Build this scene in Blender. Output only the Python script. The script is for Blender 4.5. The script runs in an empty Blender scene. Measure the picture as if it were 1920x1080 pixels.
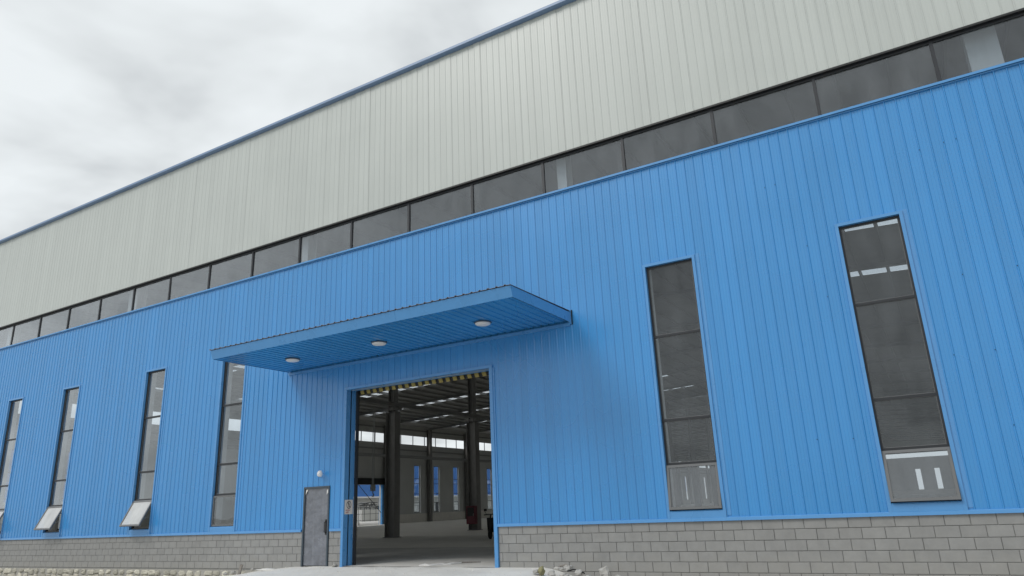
import bpy, math, random
from mathutils import Matrix, Vector, noise as mnoise

# ------------------------------------------------------------------ camera, sky, sun, exposure
scene = bpy.context.scene
C = scene.collection
R = math.radians
yaw, pit, rol = R(30.1645588), R(17.17433528), R(2.46701853)
RM = Matrix.Rotation(yaw, 3, 'Z') @ Matrix.Rotation(pit, 3, 'X') @ Matrix.Rotation(rol, 3, 'Y')
right, fwd, up = RM.col[0], RM.col[1], RM.col[2]
cam_data = bpy.data.cameras.new('camera')
cam = bpy.data.objects.new('camera', cam_data)
C.objects.link(cam)
M4 = Matrix((( right[0], up[0], -fwd[0], 0.0),
             ( right[1], up[1], -fwd[1], -15.87),
             ( right[2], up[2], -fwd[2], 1.4287),
             (0, 0, 0, 1)))
cam.matrix_world = M4
cam_data.sensor_width = 36.0
cam_data.lens = 24.7866
cam_data.clip_start = 0.05
cam_data.clip_end = 6000
scene.camera = cam

SUN_EL, SUN_AZ = 46.0, -34.0        # elevation; azimuth off the wall normal towards the left (degrees)
world = bpy.data.worlds.new('World'); scene.world = world
world.use_nodes = True
nt = world.node_tree; nt.nodes.clear()
def wn(t, **k):
    n = nt.nodes.new(t)
    for a, b in k.items(): setattr(n, a, b)
    return n
out = wn('ShaderNodeOutputWorld'); bg = wn('ShaderNodeBackground')
sky = wn('ShaderNodeTexSky', sky_type='NISHITA'); sky.sun_disc = False
sky.sun_elevation = R(SUN_EL); sky.sun_rotation = R(180 + SUN_AZ)
sc_ = wn('ShaderNodeVectorMath', operation='SCALE'); sc_.inputs['Scale'].default_value = 0.10
tc = wn('ShaderNodeTexCoord')
# flat cloud deck: direction projected onto a plane overhead
sep = wn('ShaderNodeSeparateXYZ'); addz = wn('ShaderNodeMath', operation='ADD'); addz.inputs[1].default_value = 0.22
mx = wn('ShaderNodeMath', operation='MAXIMUM'); mx.inputs[1].default_value = 0.02
dx = wn('ShaderNodeMath', operation='DIVIDE'); dy = wn('ShaderNodeMath', operation='DIVIDE')
cmb = wn('ShaderNodeCombineXYZ')
L = nt.links.new
L(tc.outputs['Generated'], sep.inputs[0]); L(sep.outputs['Z'], mx.inputs[0]); L(mx.outputs[0], addz.inputs[0])
L(sep.outputs['X'], dx.inputs[0]); L(addz.outputs[0], dx.inputs[1])
L(sep.outputs['Y'], dy.inputs[0]); L(addz.outputs[0], dy.inputs[1])
L(dx.outputs[0], cmb.inputs[0]); L(dy.outputs[0], cmb.inputs[1])
n1 = wn('ShaderNodeTexNoise'); n1.inputs['Scale'].default_value = 2.3; n1.inputs['Detail'].default_value = 4.5
n1.inputs['Roughness'].default_value = 0.5; n1.inputs['Distortion'].default_value = 0.35
mp = wn('ShaderNodeMapping'); mp.inputs['Location'].default_value = (7.3, 2.9, 0.0)
L(cmb.outputs[0], mp.inputs[0]); L(mp.outputs[0], n1.inputs['Vector'])
rmp = wn('ShaderNodeValToRGB')
rmp.color_ramp.elements[0].position = 0.33; rmp.color_ramp.elements[0].color = (0.585, 0.615, 0.63, 1)
rmp.color_ramp.elements[1].position = 0.56; rmp.color_ramp.elements[1].color = (0.82, 0.86, 0.875, 1)
e = rmp.color_ramp.elements.new(0.45); e.color = (0.73, 0.765, 0.777, 1)
L(n1.outputs['Fac'], rmp.inputs[0])
mixw = wn('ShaderNodeMixRGB'); mixw.inputs[0].default_value = 0.94
L(sky.outputs[0], sc_.inputs[0]); L(sc_.outputs[0], mixw.inputs[1]); L(rmp.outputs[0], mixw.inputs[2])
L(mixw.outputs[0], bg.inputs['Color']); bg.inputs['Strength'].default_value = 1.0
L(bg.outputs[0], out.inputs[0])

sd = bpy.data.lights.new('sun', 'SUN'); sd.energy = 1.35; sd.angle = R(22); sd.color = (1.0, 0.965, 0.92)
sun = bpy.data.objects.new('sun', sd); C.objects.link(sun)
az = R(SUN_AZ); el = R(SUN_EL)
sdir = Vector((math.sin(az) * math.cos(el), -math.cos(az) * math.cos(el), math.sin(el)))   # towards the sun
sun.rotation_euler = sdir.to_track_quat('Z', 'Y').to_euler()
sun.location = (-30, -50, 60)

scene.view_settings.view_transform = 'Standard'
scene.view_settings.look = 'None'
scene.view_settings.exposure = 0.12
scene.view_settings.gamma = 1.0
scene.view_settings.use_curve_mapping = False
scene.render.engine = 'CYCLES'
scene.cycles.use_denoising = True
scene.cycles.max_bounces = 8
scene.cycles.diffuse_bounces = 4
scene.cycles.transparent_max_bounces = 24
scene.cycles.sample_clamp_indirect = 6.0
random.seed(7)

# ------------------------------------------------------------------ materials
def mat(name, col, rough=0.6, metal=0.0, spec=0.5, noise=None, bump=None, rand=0.0, streak=None, coat=0.0, splash=None):
    """procedural paint / concrete / metal. noise=(scale, amount[, detail]); bump=(scale, strength, dist); streak=(amount, colour)"""
    m = bpy.data.materials.new(name); m.use_nodes = True
    t = m.node_tree; b = t.nodes['Principled BSDF']; lk = t.links.new
    b.inputs['Roughness'].default_value = rough; b.inputs['Metallic'].default_value = metal
    b.inputs['Specular IOR Level'].default_value = spec
    if coat: b.inputs['Coat Weight'].default_value = coat; b.inputs['Coat Roughness'].default_value = 0.25
    rgb = t.nodes.new('ShaderNodeRGB'); rgb.outputs[0].default_value = (*col, 1)
    cur = rgb.outputs[0]
    geo = t.nodes.new('ShaderNodeNewGeometry')
    if noise:
        n = t.nodes.new('ShaderNodeTexNoise'); n.inputs['Scale'].default_value = noise[0]
        n.inputs['Detail'].default_value = noise[2] if len(noise) > 2 else 5; n.inputs['Roughness'].default_value = 0.62
        lk(geo.outputs['Position'], n.inputs['Vector'])
        mr = t.nodes.new('ShaderNodeMapRange'); mr.inputs[1].default_value = 0.25; mr.inputs[2].default_value = 0.75
        mr.inputs[3].default_value = 1 - noise[1]; mr.inputs[4].default_value = 1 + noise[1]
        lk(n.outputs['Fac'], mr.inputs[0])
        v = t.nodes.new('ShaderNodeVectorMath'); v.operation = 'SCALE'
        lk(cur, v.inputs[0]); lk(mr.outputs[0], v.inputs['Scale']); cur = v.outputs[0]
        rr = t.nodes.new('ShaderNodeMapRange'); rr.inputs[3].default_value = max(0.05, rough - 0.08); rr.inputs[4].default_value = min(1, rough + 0.10)
        lk(n.outputs['Fac'], rr.inputs[0]); lk(rr.outputs[0], b.inputs['Roughness'])
    if rand:
        oi = t.nodes.new('ShaderNodeObjectInfo')
        mr = t.nodes.new('ShaderNodeMapRange'); mr.inputs[3].default_value = 1 - rand; mr.inputs[4].default_value = 1 + rand
        lk(oi.outputs['Random'], mr.inputs[0])
        v = t.nodes.new('ShaderNodeVectorMath'); v.operation = 'SCALE'
        lk(cur, v.inputs[0]); lk(mr.outputs[0], v.inputs['Scale']); cur = v.outputs[0]
    if streak:
        n = t.nodes.new('ShaderNodeTexNoise'); n.inputs['Scale'].default_value = 1.0; n.inputs['Detail'].default_value = 6
        mpn = t.nodes.new('ShaderNodeMapping'); mpn.inputs['Scale'].default_value = (7.0, 7.0, 0.35)
        lk(geo.outputs['Position'], mpn.inputs[0]); lk(mpn.outputs[0], n.inputs['Vector'])
        mr = t.nodes.new('ShaderNodeMapRange'); mr.inputs[1].default_value = 0.5; mr.inputs[2].default_value = 0.85
        mr.inputs[3].default_value = 0; mr.inputs[4].default_value = streak[0]
        lk(n.outputs['Fac'], mr.inputs[0])
        mc = t.nodes.new('ShaderNodeMixRGB'); mc.inputs[2].default_value = (*streak[1], 1)
        lk(mr.outputs[0], mc.inputs[0]); lk(cur, mc.inputs[1]); cur = mc.outputs[0]
    if splash:      # dried mud splashed up from the ground
        n = t.nodes.new('ShaderNodeTexNoise'); n.inputs['Scale'].default_value = 3.0; n.inputs['Detail'].default_value = 9; n.inputs['Roughness'].default_value = 0.7
        lk(geo.outputs['Position'], n.inputs['Vector'])
        sx = t.nodes.new('ShaderNodeSeparateXYZ'); lk(geo.outputs['Position'], sx.inputs[0])
        m1 = t.nodes.new('ShaderNodeMapRange'); m1.inputs[1].default_value = 0.75; m1.inputs[2].default_value = -0.2; m1.inputs[3].default_value = -0.35; m1.inputs[4].default_value = 0.35
        lk(sx.outputs['Z'], m1.inputs[0])
        ad = t.nodes.new('ShaderNodeMath'); ad.operation = 'ADD'; lk(m1.outputs[0], ad.inputs[0]); lk(n.outputs['Fac'], ad.inputs[1])
        m2 = t.nodes.new('ShaderNodeMapRange'); m2.inputs[1].default_value = 0.45; m2.inputs[2].default_value = 0.8; m2.inputs[3].default_value = 0; m2.inputs[4].default_value = splash[0]
        lk(ad.outputs[0], m2.inputs[0])
        mc = t.nodes.new('ShaderNodeMixRGB'); mc.inputs[2].default_value = (*splash[1], 1)
        lk(m2.outputs[0], mc.inputs[0]); lk(cur, mc.inputs[1]); cur = mc.outputs[0]
    lk(cur, b.inputs['Base Color'])
    if bump:
        n = t.nodes.new('ShaderNodeTexNoise'); n.inputs['Scale'].default_value = bump[0]; n.inputs['Detail'].default_value = 4 if bump[0] > 4 else 1
        lk(geo.outputs['Position'], n.inputs['Vector'])
        bp = t.nodes.new('ShaderNodeBump'); bp.inputs['Strength'].default_value = bump[1]; bp.inputs['Distance'].default_value = bump[2]
        lk(n.outputs['Fac'], bp.inputs['Height']); lk(bp.outputs[0], b.inputs['Normal'])
    return m

def glass(name, tint=0.72, r0=0.06, dirt=0.05, power=4.5, dcol=(0.40, 0.42, 0.44), even=False):
    m = bpy.data.materials.new(name); m.use_nodes = True
    t = m.node_tree; t.nodes.clear(); lk = t.links.new
    o = t.nodes.new('ShaderNodeOutputMaterial')
    tr = t.nodes.new('ShaderNodeBsdfTransparent'); tr.inputs[0].default_value = (tint * 0.93, tint * 0.97, tint, 1)
    gl = t.nodes.new('ShaderNodeBsdfGlossy'); gl.inputs['Roughness'].default_value = 0.02; gl.inputs[0].default_value = (0.95, 0.96, 0.97, 1)
    lw = t.nodes.new('ShaderNodeLayerWeight'); lw.inputs[0].default_value = 0.5
    pw = t.nodes.new('ShaderNodeMath'); pw.operation = 'POWER'; pw.inputs[1].default_value = power
    mr = t.nodes.new('ShaderNodeMapRange'); mr.inputs[3].default_value = r0; mr.inputs[4].default_value = 1.0
    lk(lw.outputs['Facing'], pw.inputs[0]); lk(pw.outputs[0], mr.inputs[0])
    df = t.nodes.new('ShaderNodeBsdfDiffuse'); df.inputs[0].default_value = (*dcol, 1)
    geo = t.nodes.new('ShaderNodeNewGeometry')
    n = t.nodes.new('ShaderNodeTexNoise'); n.inputs['Scale'].default_value = 1.0; n.inputs['Detail'].default_value = 6
    mpn = t.nodes.new('ShaderNodeMapping'); mpn.inputs['Scale'].default_value = (3.0, 3.0, 0.9)
    lk(geo.outputs['Position'], mpn.inputs[0]); lk(mpn.outputs[0], n.inputs['Vector'])
    dm = t.nodes.new('ShaderNodeMapRange'); dm.inputs[1].default_value = 0.35; dm.inputs[2].default_value = 0.8
    dm.inputs[3].default_value = dirt * 0.35; dm.inputs[4].default_value = dirt * 2.2
    if even: dm.inputs[3].default_value = dirt * 0.9; dm.inputs[4].default_value = min(0.95, dirt * 1.35)
    lk(n.outputs['Fac'], dm.inputs[0])
    n2 = t.nodes.new('ShaderNodeTexNoise'); n2.inputs['Scale'].default_value = 0.9; n2.inputs['Detail'].default_value = 1
    lk(geo.outputs['Position'], n2.inputs['Vector'])
    bp = t.nodes.new('ShaderNodeBump'); bp.inputs['Strength'].default_value = 0.25; bp.inputs['Distance'].default_value = 0.03
    lk(n2.outputs['Fac'], bp.inputs['Height']); lk(bp.outputs[0], gl.inputs['Normal'])
    m1 = t.nodes.new('ShaderNodeMixShader'); m2 = t.nodes.new('ShaderNodeMixShader')
    lk(dm.outputs[0], m1.inputs[0]); lk(tr.outputs[0], m1.inputs[1]); lk(df.outputs[0], m1.inputs[2])
    lk(mr.outputs[0], m2.inputs[0]); lk(m1.outputs[0], m2.inputs[1]); lk(gl.outputs[0], m2.inputs[2])
    lk(m2.outputs[0], o.inputs[0])
    return m

BLUE = (0.034, 0.262, 0.612)
M = {
 'blue':   mat('blue_sheet', BLUE, 0.27, spec=0.75, coat=0.3, noise=(0.5, 0.035, 2), rand=0.045, streak=(0.16, (0.09, 0.29, 0.57)), splash=(0.16, (0.24, 0.30, 0.38))),
 'bluetr': mat('blue_trim', (0.080, 0.285, 0.600), 0.28, spec=0.7, noise=(2.0, 0.05, 2)),
 'grey':   mat('grey_sheet', (0.485, 0.518, 0.497), 0.34, noise=(0.5, 0.025, 2), rand=0.025, streak=(0.10, (0.40, 0.42, 0.39))),
 'eave':   mat('eave_blue', (0.175, 0.265, 0.42), 0.4, noise=(3.0, 0.06)),
 'block':  mat('grey_block', (0.268, 0.268, 0.262), 0.85, noise=(4.0, 0.12, 8), bump=(60.0, 0.25, 0.004), rand=0.045, streak=(0.3, (0.315, 0.31, 0.295)), splash=(0.28, (0.335, 0.32, 0.285))),
 'mortar': mat('block_joint', (0.235, 0.235, 0.228), 0.95, noise=(14.0, 0.15), bump=(40.0, 0.3, 0.004)),
 'frame':  mat('dark_aluminium', (0.030, 0.033, 0.038), 0.42, metal=0.2),
 'sash':   mat('grey_aluminium', (0.16, 0.165, 0.17), 0.45, metal=0.25),
 'blackbar': mat('black_bar', (0.012, 0.013, 0.014), 0.5),
 'glass':  glass('window_glass', 0.90, 0.045, 0.03, 2.7),
 'pglass':   glass('pale_glass', 0.80, 0.06, 0.55, dcol=(0.74, 0.745, 0.74), even=True),  # glass under an even pale diffuse layer
 'sglass': glass('dusty_sash_glass', 0.88, 0.05, 0.17, 3.2, even=True),
 'cglass': glass('clerestory_glass', 0.88, 0.06, 0.05, 2.6),
 'fglass': glass('far_glass', 0.93, 0.04, 0.02),
 'skyl':   glass('skylight_sheet', 0.95, 0.03, 0.06, dcol=(0.8, 0.8, 0.8)),
 'steel':  mat('grey_painted_steel', (0.72, 0.725, 0.71), 0.5, noise=(3.0, 0.06), streak=(0.15, (0.33, 0.32, 0.30))),
 'column': mat('primer_steel', (0.23, 0.225, 0.215), 0.6, noise=(3.0, 0.12), streak=(0.3, (0.16, 0.12, 0.10))),
 'rafter': mat('rafter_steel', (0.28, 0.28, 0.275), 0.6, noise=(3.0, 0.10)),
 'lining': mat('wall_lining', (0.54, 0.545, 0.525), 0.7, noise=(0.7, 0.06)),
 'deck':   mat('roof_underside', (0.36, 0.36, 0.355), 0.75, noise=(0.6, 0.10)),
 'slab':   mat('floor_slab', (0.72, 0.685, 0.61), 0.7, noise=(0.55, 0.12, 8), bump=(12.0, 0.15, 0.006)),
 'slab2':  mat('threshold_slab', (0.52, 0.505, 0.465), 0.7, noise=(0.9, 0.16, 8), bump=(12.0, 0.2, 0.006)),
 'conc':   mat('apron_concrete', (0.69, 0.68, 0.645), 0.85, noise=(0.9, 0.10, 9), bump=(9.0, 0.35, 0.015)),
 'ground': mat('yard_ground', (0.40, 0.385, 0.35), 0.95, noise=(0.35, 0.2, 9), bump=(5.0, 0.5, 0.04)),
 'litslab_grit':   mat('lit_slab_and_grit', (0.64, 0.62, 0.575), 0.85, noise=(1.3, 0.12, 9), bump=(12.0, 0.2, 0.006)),  # daylight patch on the entry floor put into this colour; grit shares it
 'dado':   mat('low_wall', (0.74, 0.71, 0.65), 0.85, noise=(2.0, 0.08)),
 'door':   mat('filmed_door', (0.15, 0.16, 0.185), 0.24, spec=0.8, noise=(2.2, 0.30, 4), bump=(4.5, 0.8, 0.04), streak=(0.5, (0.30, 0.31, 0.335))),
 'doorfr': mat('door_frame_grey', (0.055, 0.075, 0.095), 0.5),
 'black':  mat('black_plastic', (0.010, 0.010, 0.011), 0.45),
 'white':  mat('white_plastic', (0.78, 0.78, 0.79), 0.4),
 'lampdark': mat('lamp_rim', (0.10, 0.13, 0.18), 0.4),
 'yellow': mat('hazard_yellow', (0.34, 0.265, 0.075), 0.6, noise=(8.0, 0.15)),
 'paper':  mat('sign_board', (0.72, 0.70, 0.68), 0.6, noise=(10.0, 0.04)),
 'red':    mat('sign_red', (0.42, 0.035, 0.075), 0.6),
 'ink':    mat('sign_ink', (0.035, 0.03, 0.04), 0.6),
 'cabinet': mat('hydrant_red', (0.12, 0.016, 0.028), 0.45),
 'stone':  mat('foundation_stone', (0.46, 0.44, 0.37), 0.95, noise=(5.0, 0.25, 8), bump=(14.0, 0.6, 0.03), rand=0.28),
 'stonej': mat('stone_mortar', (0.34, 0.33, 0.30), 0.95, noise=(8.0, 0.2), bump=(20.0, 0.5, 0.02)),
 'rock':   mat('rubble_concrete', (0.40, 0.39, 0.365), 0.95, noise=(7.0, 0.18, 8), bump=(25.0, 0.6, 0.02), rand=0.18),
 'moss':   mat('dry_clod', (0.24, 0.225, 0.12), 0.95, noise=(9.0, 0.3)),
 'nblue':  mat('neighbour_blue', (0.055, 0.20, 0.56), 0.5, noise=(0.6, 0.05)),
 'nwhite': mat('neighbour_white', (0.62, 0.62, 0.60), 0.8, noise=(1.0, 0.06)),
 'wire':   mat('fence_wire', (0.07, 0.075, 0.08), 0.5),
 'wood':   mat('weathered_wood', (0.24, 0.22, 0.20), 0.9, noise=(12.0, 0.2)),
 'chain':  mat('galvanised', (0.36, 0.37, 0.36), 0.45, metal=0.4),
 'rubber': mat('rubber', (0.012, 0.012, 0.012), 0.8),
 'sheet':  mat('canopy_roof_sheet', (0.22, 0.22, 0.25), 0.6, noise=(5.0, 0.15)),
 'pipe':   mat('white_pipe', (0.66, 0.65, 0.63), 0.6, noise=(3.0, 0.06)),
}

# ------------------------------------------------------------------ mesh helpers
class MB:
    def __init__(s): s.v = []; s.f = []
    def quad(s, *p):
        i = len(s.v); s.v += [tuple(q) for q in p]; s.f.append(tuple(range(i, i + len(p)))); return s
    def box(s, x0, x1, y0, y1, z0, z1):
        i = len(s.v)
        s.v += [(x0,y0,z0),(x1,y0,z0),(x1,y1,z0),(x0,y1,z0),(x0,y0,z1),(x1,y0,z1),(x1,y1,z1),(x0,y1,z1)]
        s.f += [tuple(i+k for k in q) for q in ((0,3,2,1),(4,5,6,7),(0,1,5,4),(1,2,6,5),(2,3,7,6),(3,0,4,7))]
        return s
    def prism(s, poly, axis, a, b):
        """poly of 2-D points swept along axis from a to b; the other two axes in order"""
        def P(u, w, t): return {'x': (t, u, w), 'y': (u, t, w), 'z': (u, w, t)}[axis]
        i = len(s.v); n = len(poly)
        s.v += [P(u, w, a) for u, w in poly] + [P(u, w, b) for u, w in poly]
        s.f += [(i+k, i+(k+1) % n, i+n+(k+1) % n, i+n+k) for k in range(n)]
        s.f += [tuple(i+k for k in range(n))[::-1], tuple(i+n+k for k in range(n))]
        return s
    def tube(s, pts, r, n=8, cap=True):
        pts = [Vector(p) for p in pts]; rings = []
        for k, p in enumerate(pts):
            d = (pts[min(k+1, len(pts)-1)] - pts[max(k-1, 0)]).normalized()
            a = d.orthogonal().normalized() if k == 0 else (a - d * a.dot(d)).normalized()
            b = d.cross(a); rr = r[k] if isinstance(r, (list, tuple)) else r
            i = len(s.v); s.v += [tuple(p + (a*math.cos(2*math.pi*j/n) + b*math.sin(2*math.pi*j/n))*rr) for j in range(n)]; rings.append(i)
        for u, w in zip(rings, rings[1:]):
            s.f += [(u+j, u+(j+1) % n, w+(j+1) % n, w+j) for j in range(n)]
        if cap:
            s.f.append(tuple(rings[0]+j for j in range(n))[::-1]); s.f.append(tuple(rings[-1]+j for j in range(n)))
        return s
    def lathe(s, prof, n=20, c=(0, 0, 0), axis='z'):
        i = len(s.v); m = len(prof)
        for j in range(n):
            t = 2*math.pi*j/n
            for r, h in prof:
                a, b = r*math.cos(t), r*math.sin(t)
                q = {'z': (a, b, h), 'y': (a, h, b), 'x': (h, a, b)}[axis]
                s.v.append((c[0]+q[0], c[1]+q[1], c[2]+q[2]))
        for j in range(n):
            k = (j+1) % n
            s.f += [(i+j*m+q, i+k*m+q, i+k*m+q+1, i+j*m+q+1) for q in range(m-1)]
        return s
    def mesh(s, name, m, smooth=False):
        me = bpy.data.meshes.new(name); me.from_pydata(s.v, [], s.f); me.validate()
        me.materials.append(M[m] if isinstance(m, str) else m)
        if smooth:
            for p in me.polygons: p.use_smooth = True
        me.update(); return me
    def build(s, name, m, parent=None, loc=None, rot=None, smooth=False):
        return inst(name, s.mesh(name, m, smooth), parent, loc, rot)
def inst(name, me, parent=None, loc=None, rot=None):
    o = bpy.data.objects.new(name, me); C.objects.link(o)
    if parent: o.parent = parent
    if loc: o.location = loc
    if rot: o.rotation_euler = rot
    return o
def empty(name, loc=(0, 0, 0), parent=None):
    o = bpy.data.objects.new(name, None); C.objects.link(o); o.location = loc
    if parent: o.parent = parent
    return o
def tag(o, label=None, cat=None, group=None, kind=None):
    if label: o['label'] = label
    if cat: o['category'] = cat
    if group: o['group'] = group
    if kind: o['kind'] = kind
    return o
def cells(a0, a1, b0, b1, holes):
    """rectangle minus holes -> list of rectangles (a0,a1,b0,b1), merged along b"""
    xs = sorted({a0, a1, *[min(max(v, a0), a1) for h in holes for v in h[:2]]})
    o = []
    for u, v in zip(xs, xs[1:]):
        if v - u < 1e-6: continue
        m = (u + v) / 2
        hs = sorted((max(h[2], b0), min(h[3], b1)) for h in holes if h[0] < m < h[1] and h[3] > b0 and h[2] < b1)
        z = b0
        for p, q in hs:
            if p > z + 1e-6: o.append((u, v, z, p))
            z = max(z, q)
        if b1 > z + 1e-6: o.append((u, v, z, b1))
    return o

# ------------------------------------------------------------------ dimensions
XL, XR, YB = -57.8, 32.3, 204.1
RIDGE_X, RIDGE_Z, SLOPE = -12.75, 13.95, 0.048
def roofz(x): return RIDGE_Z - SLOPE * abs(x - RIDGE_X)
WIN = [-0.44, -4.83, -20.47, -24.91, -30.64, -35.10]      # window centres seen
WIN_OFF = [-40.6, -45.0, -50.7, -55.1, 5.2, 9.6, 15.3, 19.7, 25.3, 29.7]   # off the frame, same rhythm
HW = 0.64
WZ0, WZ1 = 1.03, 6.95
GX0, GX1, GZ = -15.15, -10.03, 5.0
DX0, DX1, DZ = -16.80, -15.74, 2.23
BASE, CAP0, CAP1, GREY0, EAVE = 0.96, 9.50, 9.56, 10.66, 15.32
PITCH = 0.2236

# ------------------------------------------------------------------ setting: ground, apron, floor
g = MB(); g.quad((-3000, -3000, -0.42), (3000, -3000, -0.42), (3000, 3000, -0.42), (-3000, 3000, -0.42))
tag(g.build('ground', 'ground'), 'bare light yard ground around the factory', kind='structure')

def apron_z(x, y):
    t = min(1.0, max(0.0, -y / 6.5))
    z = -0.01 - 0.36 * t
    if x < -16.9: 
        k = min(1, (-16.9 - x) / 4.2); z -= 0.40 * k ** 1.15
    if x > -8.7:
        k = min(1, (x + 8.7) / 1.5); z -= 0.42 * k ** 1.4
    z += 0.022 * mnoise.noise((x*1.1, y*1.1, 3.0)) + 0.010 * mnoise.noise((x*3.7, y*3.7, 1.0)) * (1 if y < -0.05 else 0.3)
    if -0.3 < y: z = min(z, -0.004)
    return max(z, -0.47)
a = MB(); NX, NY = 170, 70
for j in range(NY + 1):
    y = 0.0 - 7.0 * (j / NY) ** 1.5 if j else 0.012
    for i in range(NX + 1):
        x = -21.4 + 14.4 * i / NX
        a.v.append((x, y, apron_z(x, y)))
for j in range(NY):
    for i in range(NX):
        k = j*(NX+1)+i; a.f.append((k, k+NX+1, k+NX+2, k+1))
tag(a.build('concrete_apron', 'conc', smooth=True), 'pale concrete apron ramp in front of the big doorway', kind='structure')

f = MB(); f.quad((XL+0.02, 7.9, -0.004), (XR-0.02, 7.9, -0.004), (XR-0.02, YB-0.02, -0.004), (XL+0.02, YB-0.02, -0.004))
tag(f.build('floor', 'slab'), 'bare concrete floor inside the hall', kind='structure')
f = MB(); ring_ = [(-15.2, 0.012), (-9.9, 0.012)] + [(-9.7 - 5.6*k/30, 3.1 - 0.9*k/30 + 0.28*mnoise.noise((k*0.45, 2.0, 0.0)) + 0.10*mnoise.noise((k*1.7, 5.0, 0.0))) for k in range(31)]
f.quad(*[(x, y, -0.002) for x, y in ring_])  # paler sheet shaped like the daylight falling through the doorway
tag(f.build('entry_floor', 'litslab_grit'), 'pale concrete just inside the doorway, daylight patch put into its colour', kind='structure')
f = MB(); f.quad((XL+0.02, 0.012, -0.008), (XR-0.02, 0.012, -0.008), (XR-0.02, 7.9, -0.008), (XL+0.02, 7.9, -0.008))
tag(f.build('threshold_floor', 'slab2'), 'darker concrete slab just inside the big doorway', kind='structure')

# ------------------------------------------------------------------ the factory
FAC = tag(empty('factory_building', (0, 0, 0)), 'long factory hall with blue lower cladding, grey upper cladding and a ribbon of windows', 'building')

# ---- cladding panels
PROF = [(0.0, 0.0), (0.007, -0.023), (0.020, -0.023), (0.036, 0.0), (0.088, 0.0), (0.092, -0.0035), (0.098, -0.0035), (0.102, 0.0),
        (0.152, 0.0), (0.156, -0.0035), (0.162, -0.0035), (0.166, 0.0), (PITCH, 0.0)]
RIB = 1.0
def prof_clip(u0, u1):
    return [(u, y * RIB) for u, y in prof_clip1(u0, u1)]
def prof_clip1(u0, u1):
    def yat(u):
        for (a, ya), (b, yb) in zip(PROF, PROF[1:]):
            if a <= u <= b: return ya + (yb - ya) * (u - a) / (b - a)
        return 0
    return [(u0, yat(u0))] + [(u, y) for u, y in PROF if u0 + 1e-5 < u < u1 - 1e-5] + [(u1, yat(u1))]
def panel(mb, x0, z0, z1, holes):
    for u0, u1, b0, b1 in cells(x0, x0 + PITCH, z0, z1, holes):
        pr = prof_clip(u0 - x0, min(u1 - x0, PITCH)); i = len(mb.v); n = len(pr)
        for u, y in pr: mb.v += [(x0 + u, y, b0), (x0 + u, y, b1)]
        mb.f += [(i+2*k, i+2*k+2, i+2*k+3, i+2*k+1) for k in range(n-1)]
front_holes = [(c-HW, c+HW, WZ0-0.1, WZ1) for c in WIN + WIN_OFF] + [(GX0, GX1, -2, GZ), (DX0, DX1, -2, DZ)]
def clad(name, z0, z1, holes, m, phase, xa, xb):
    full = MB(); panel(full, 0.0, z0, z1, []); fullme = full.mesh(name, m)
    far = MB()
    k0 = int(math.floor((XL - phase) / PITCH)) + 1; k1 = int(math.floor((XR - phase) / PITCH))
    for k in range(k0, k1):
        x = phase + k * PITCH
        hs = [h for h in holes if h[0] < x + PITCH and h[1] > x and h[3] > z0]
        if xa < x < xb:
            if not hs: inst(name, fullme, FAC, (x, random.uniform(-0.0006, 0.0006), 0), (random.uniform(-0.0004, 0.0004), 0, random.uniform(-0.006, 0.006)))
            else:
                p = MB(); panel(p, x, z0, z1, hs); p.build(name, m, FAC)
        else: panel(far, x, z0, z1, hs)
    far.build(name + '_field', m, FAC)['kind'] = 'stuff'
RIB = 0.85
clad('blue_panel', BASE + 0.02, CAP0 + 0.03, front_holes, 'blue', -9.093 + 0.0, -38.4, 3.2)
RIB = 0.34
clad('grey_panel', GREY0 + 0.01, EAVE + 0.03, [], 'grey', -8.677, -40.0, 3.6)

# ---- flashings
fl = MB()
for u0, u1, _, _ in cells(XL, XR, 0, 1, [(GX0-0.08, GX1+0.10, -1, 2), (DX0-0.05, DX1+0.05, -1, 2)]):
    # joints where lengths of flashing overlap
    fl.prism([(-0.042, BASE-0.012), (0.012, BASE-0.004), (0.012, BASE+0.05), (-0.026, BASE+0.062), (-0.036, BASE+0.052)], 'x', u0, u1)
fl.build('base_flashing', 'bluetr', FAC)
fl = MB(); fl.prism([(-0.075, CAP0+0.005), (-0.065, CAP0+0.005), (-0.06, CAP1-0.012), (0.10, CAP1+0.012), (0.10, CAP1+0.024), (-0.075, CAP1)], 'x', XL, XR)
fl.box(XL, XR, -0.040, 0.002, CAP0-0.022, CAP0+0.012)
fl.build('cap_flashing', 'bluetr', FAC)
fl = MB(); fl.prism([(-0.16, EAVE+0.03), (-0.10, EAVE), (0.3, EAVE), (0.3, EAVE+0.10), (-0.16, EAVE+0.115)], 'x', XL-0.1, XR+0.1)
fl.build('eave_trim', 'eave', FAC)
fl = MB(); fl.box(XL, XR, -0.028, 0.12, GREY0-0.035, GREY0+0.012)
fl.build('drip_edge', 'blackbar', FAC)

# ---- inner lining of the front wall
lin = MB()
hol = front_holes + [(XL+1, XR-1, CAP1, GREY0-0.02)]
hol = [(a, b, max(c, -1), d) for a, b, c, d in hol]
for x0, x1, z0, z1 in cells(XL, XR, -0.02, EAVE, hol): lin.box(x0, x1, 0.145, 0.185, z0, z1)
lin.build('inner_wall_lining', 'lining', FAC)

def warp(mb, a):       # panes never sit perfectly true
    x0 = min(v[0] for v in mb.v); x1 = max(v[0] for v in mb.v); z0 = min(v[2] for v in mb.v); z1 = max(v[2] for v in mb.v)
    a1, a2 = random.uniform(-a, a), random.uniform(-a, a)
    mb.v = [(x, y + a1*((x-x0)/(x1-x0)-0.5) + a2*((z-z0)/(z1-z0)-0.5), z) for x, y, z in mb.v]
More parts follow.
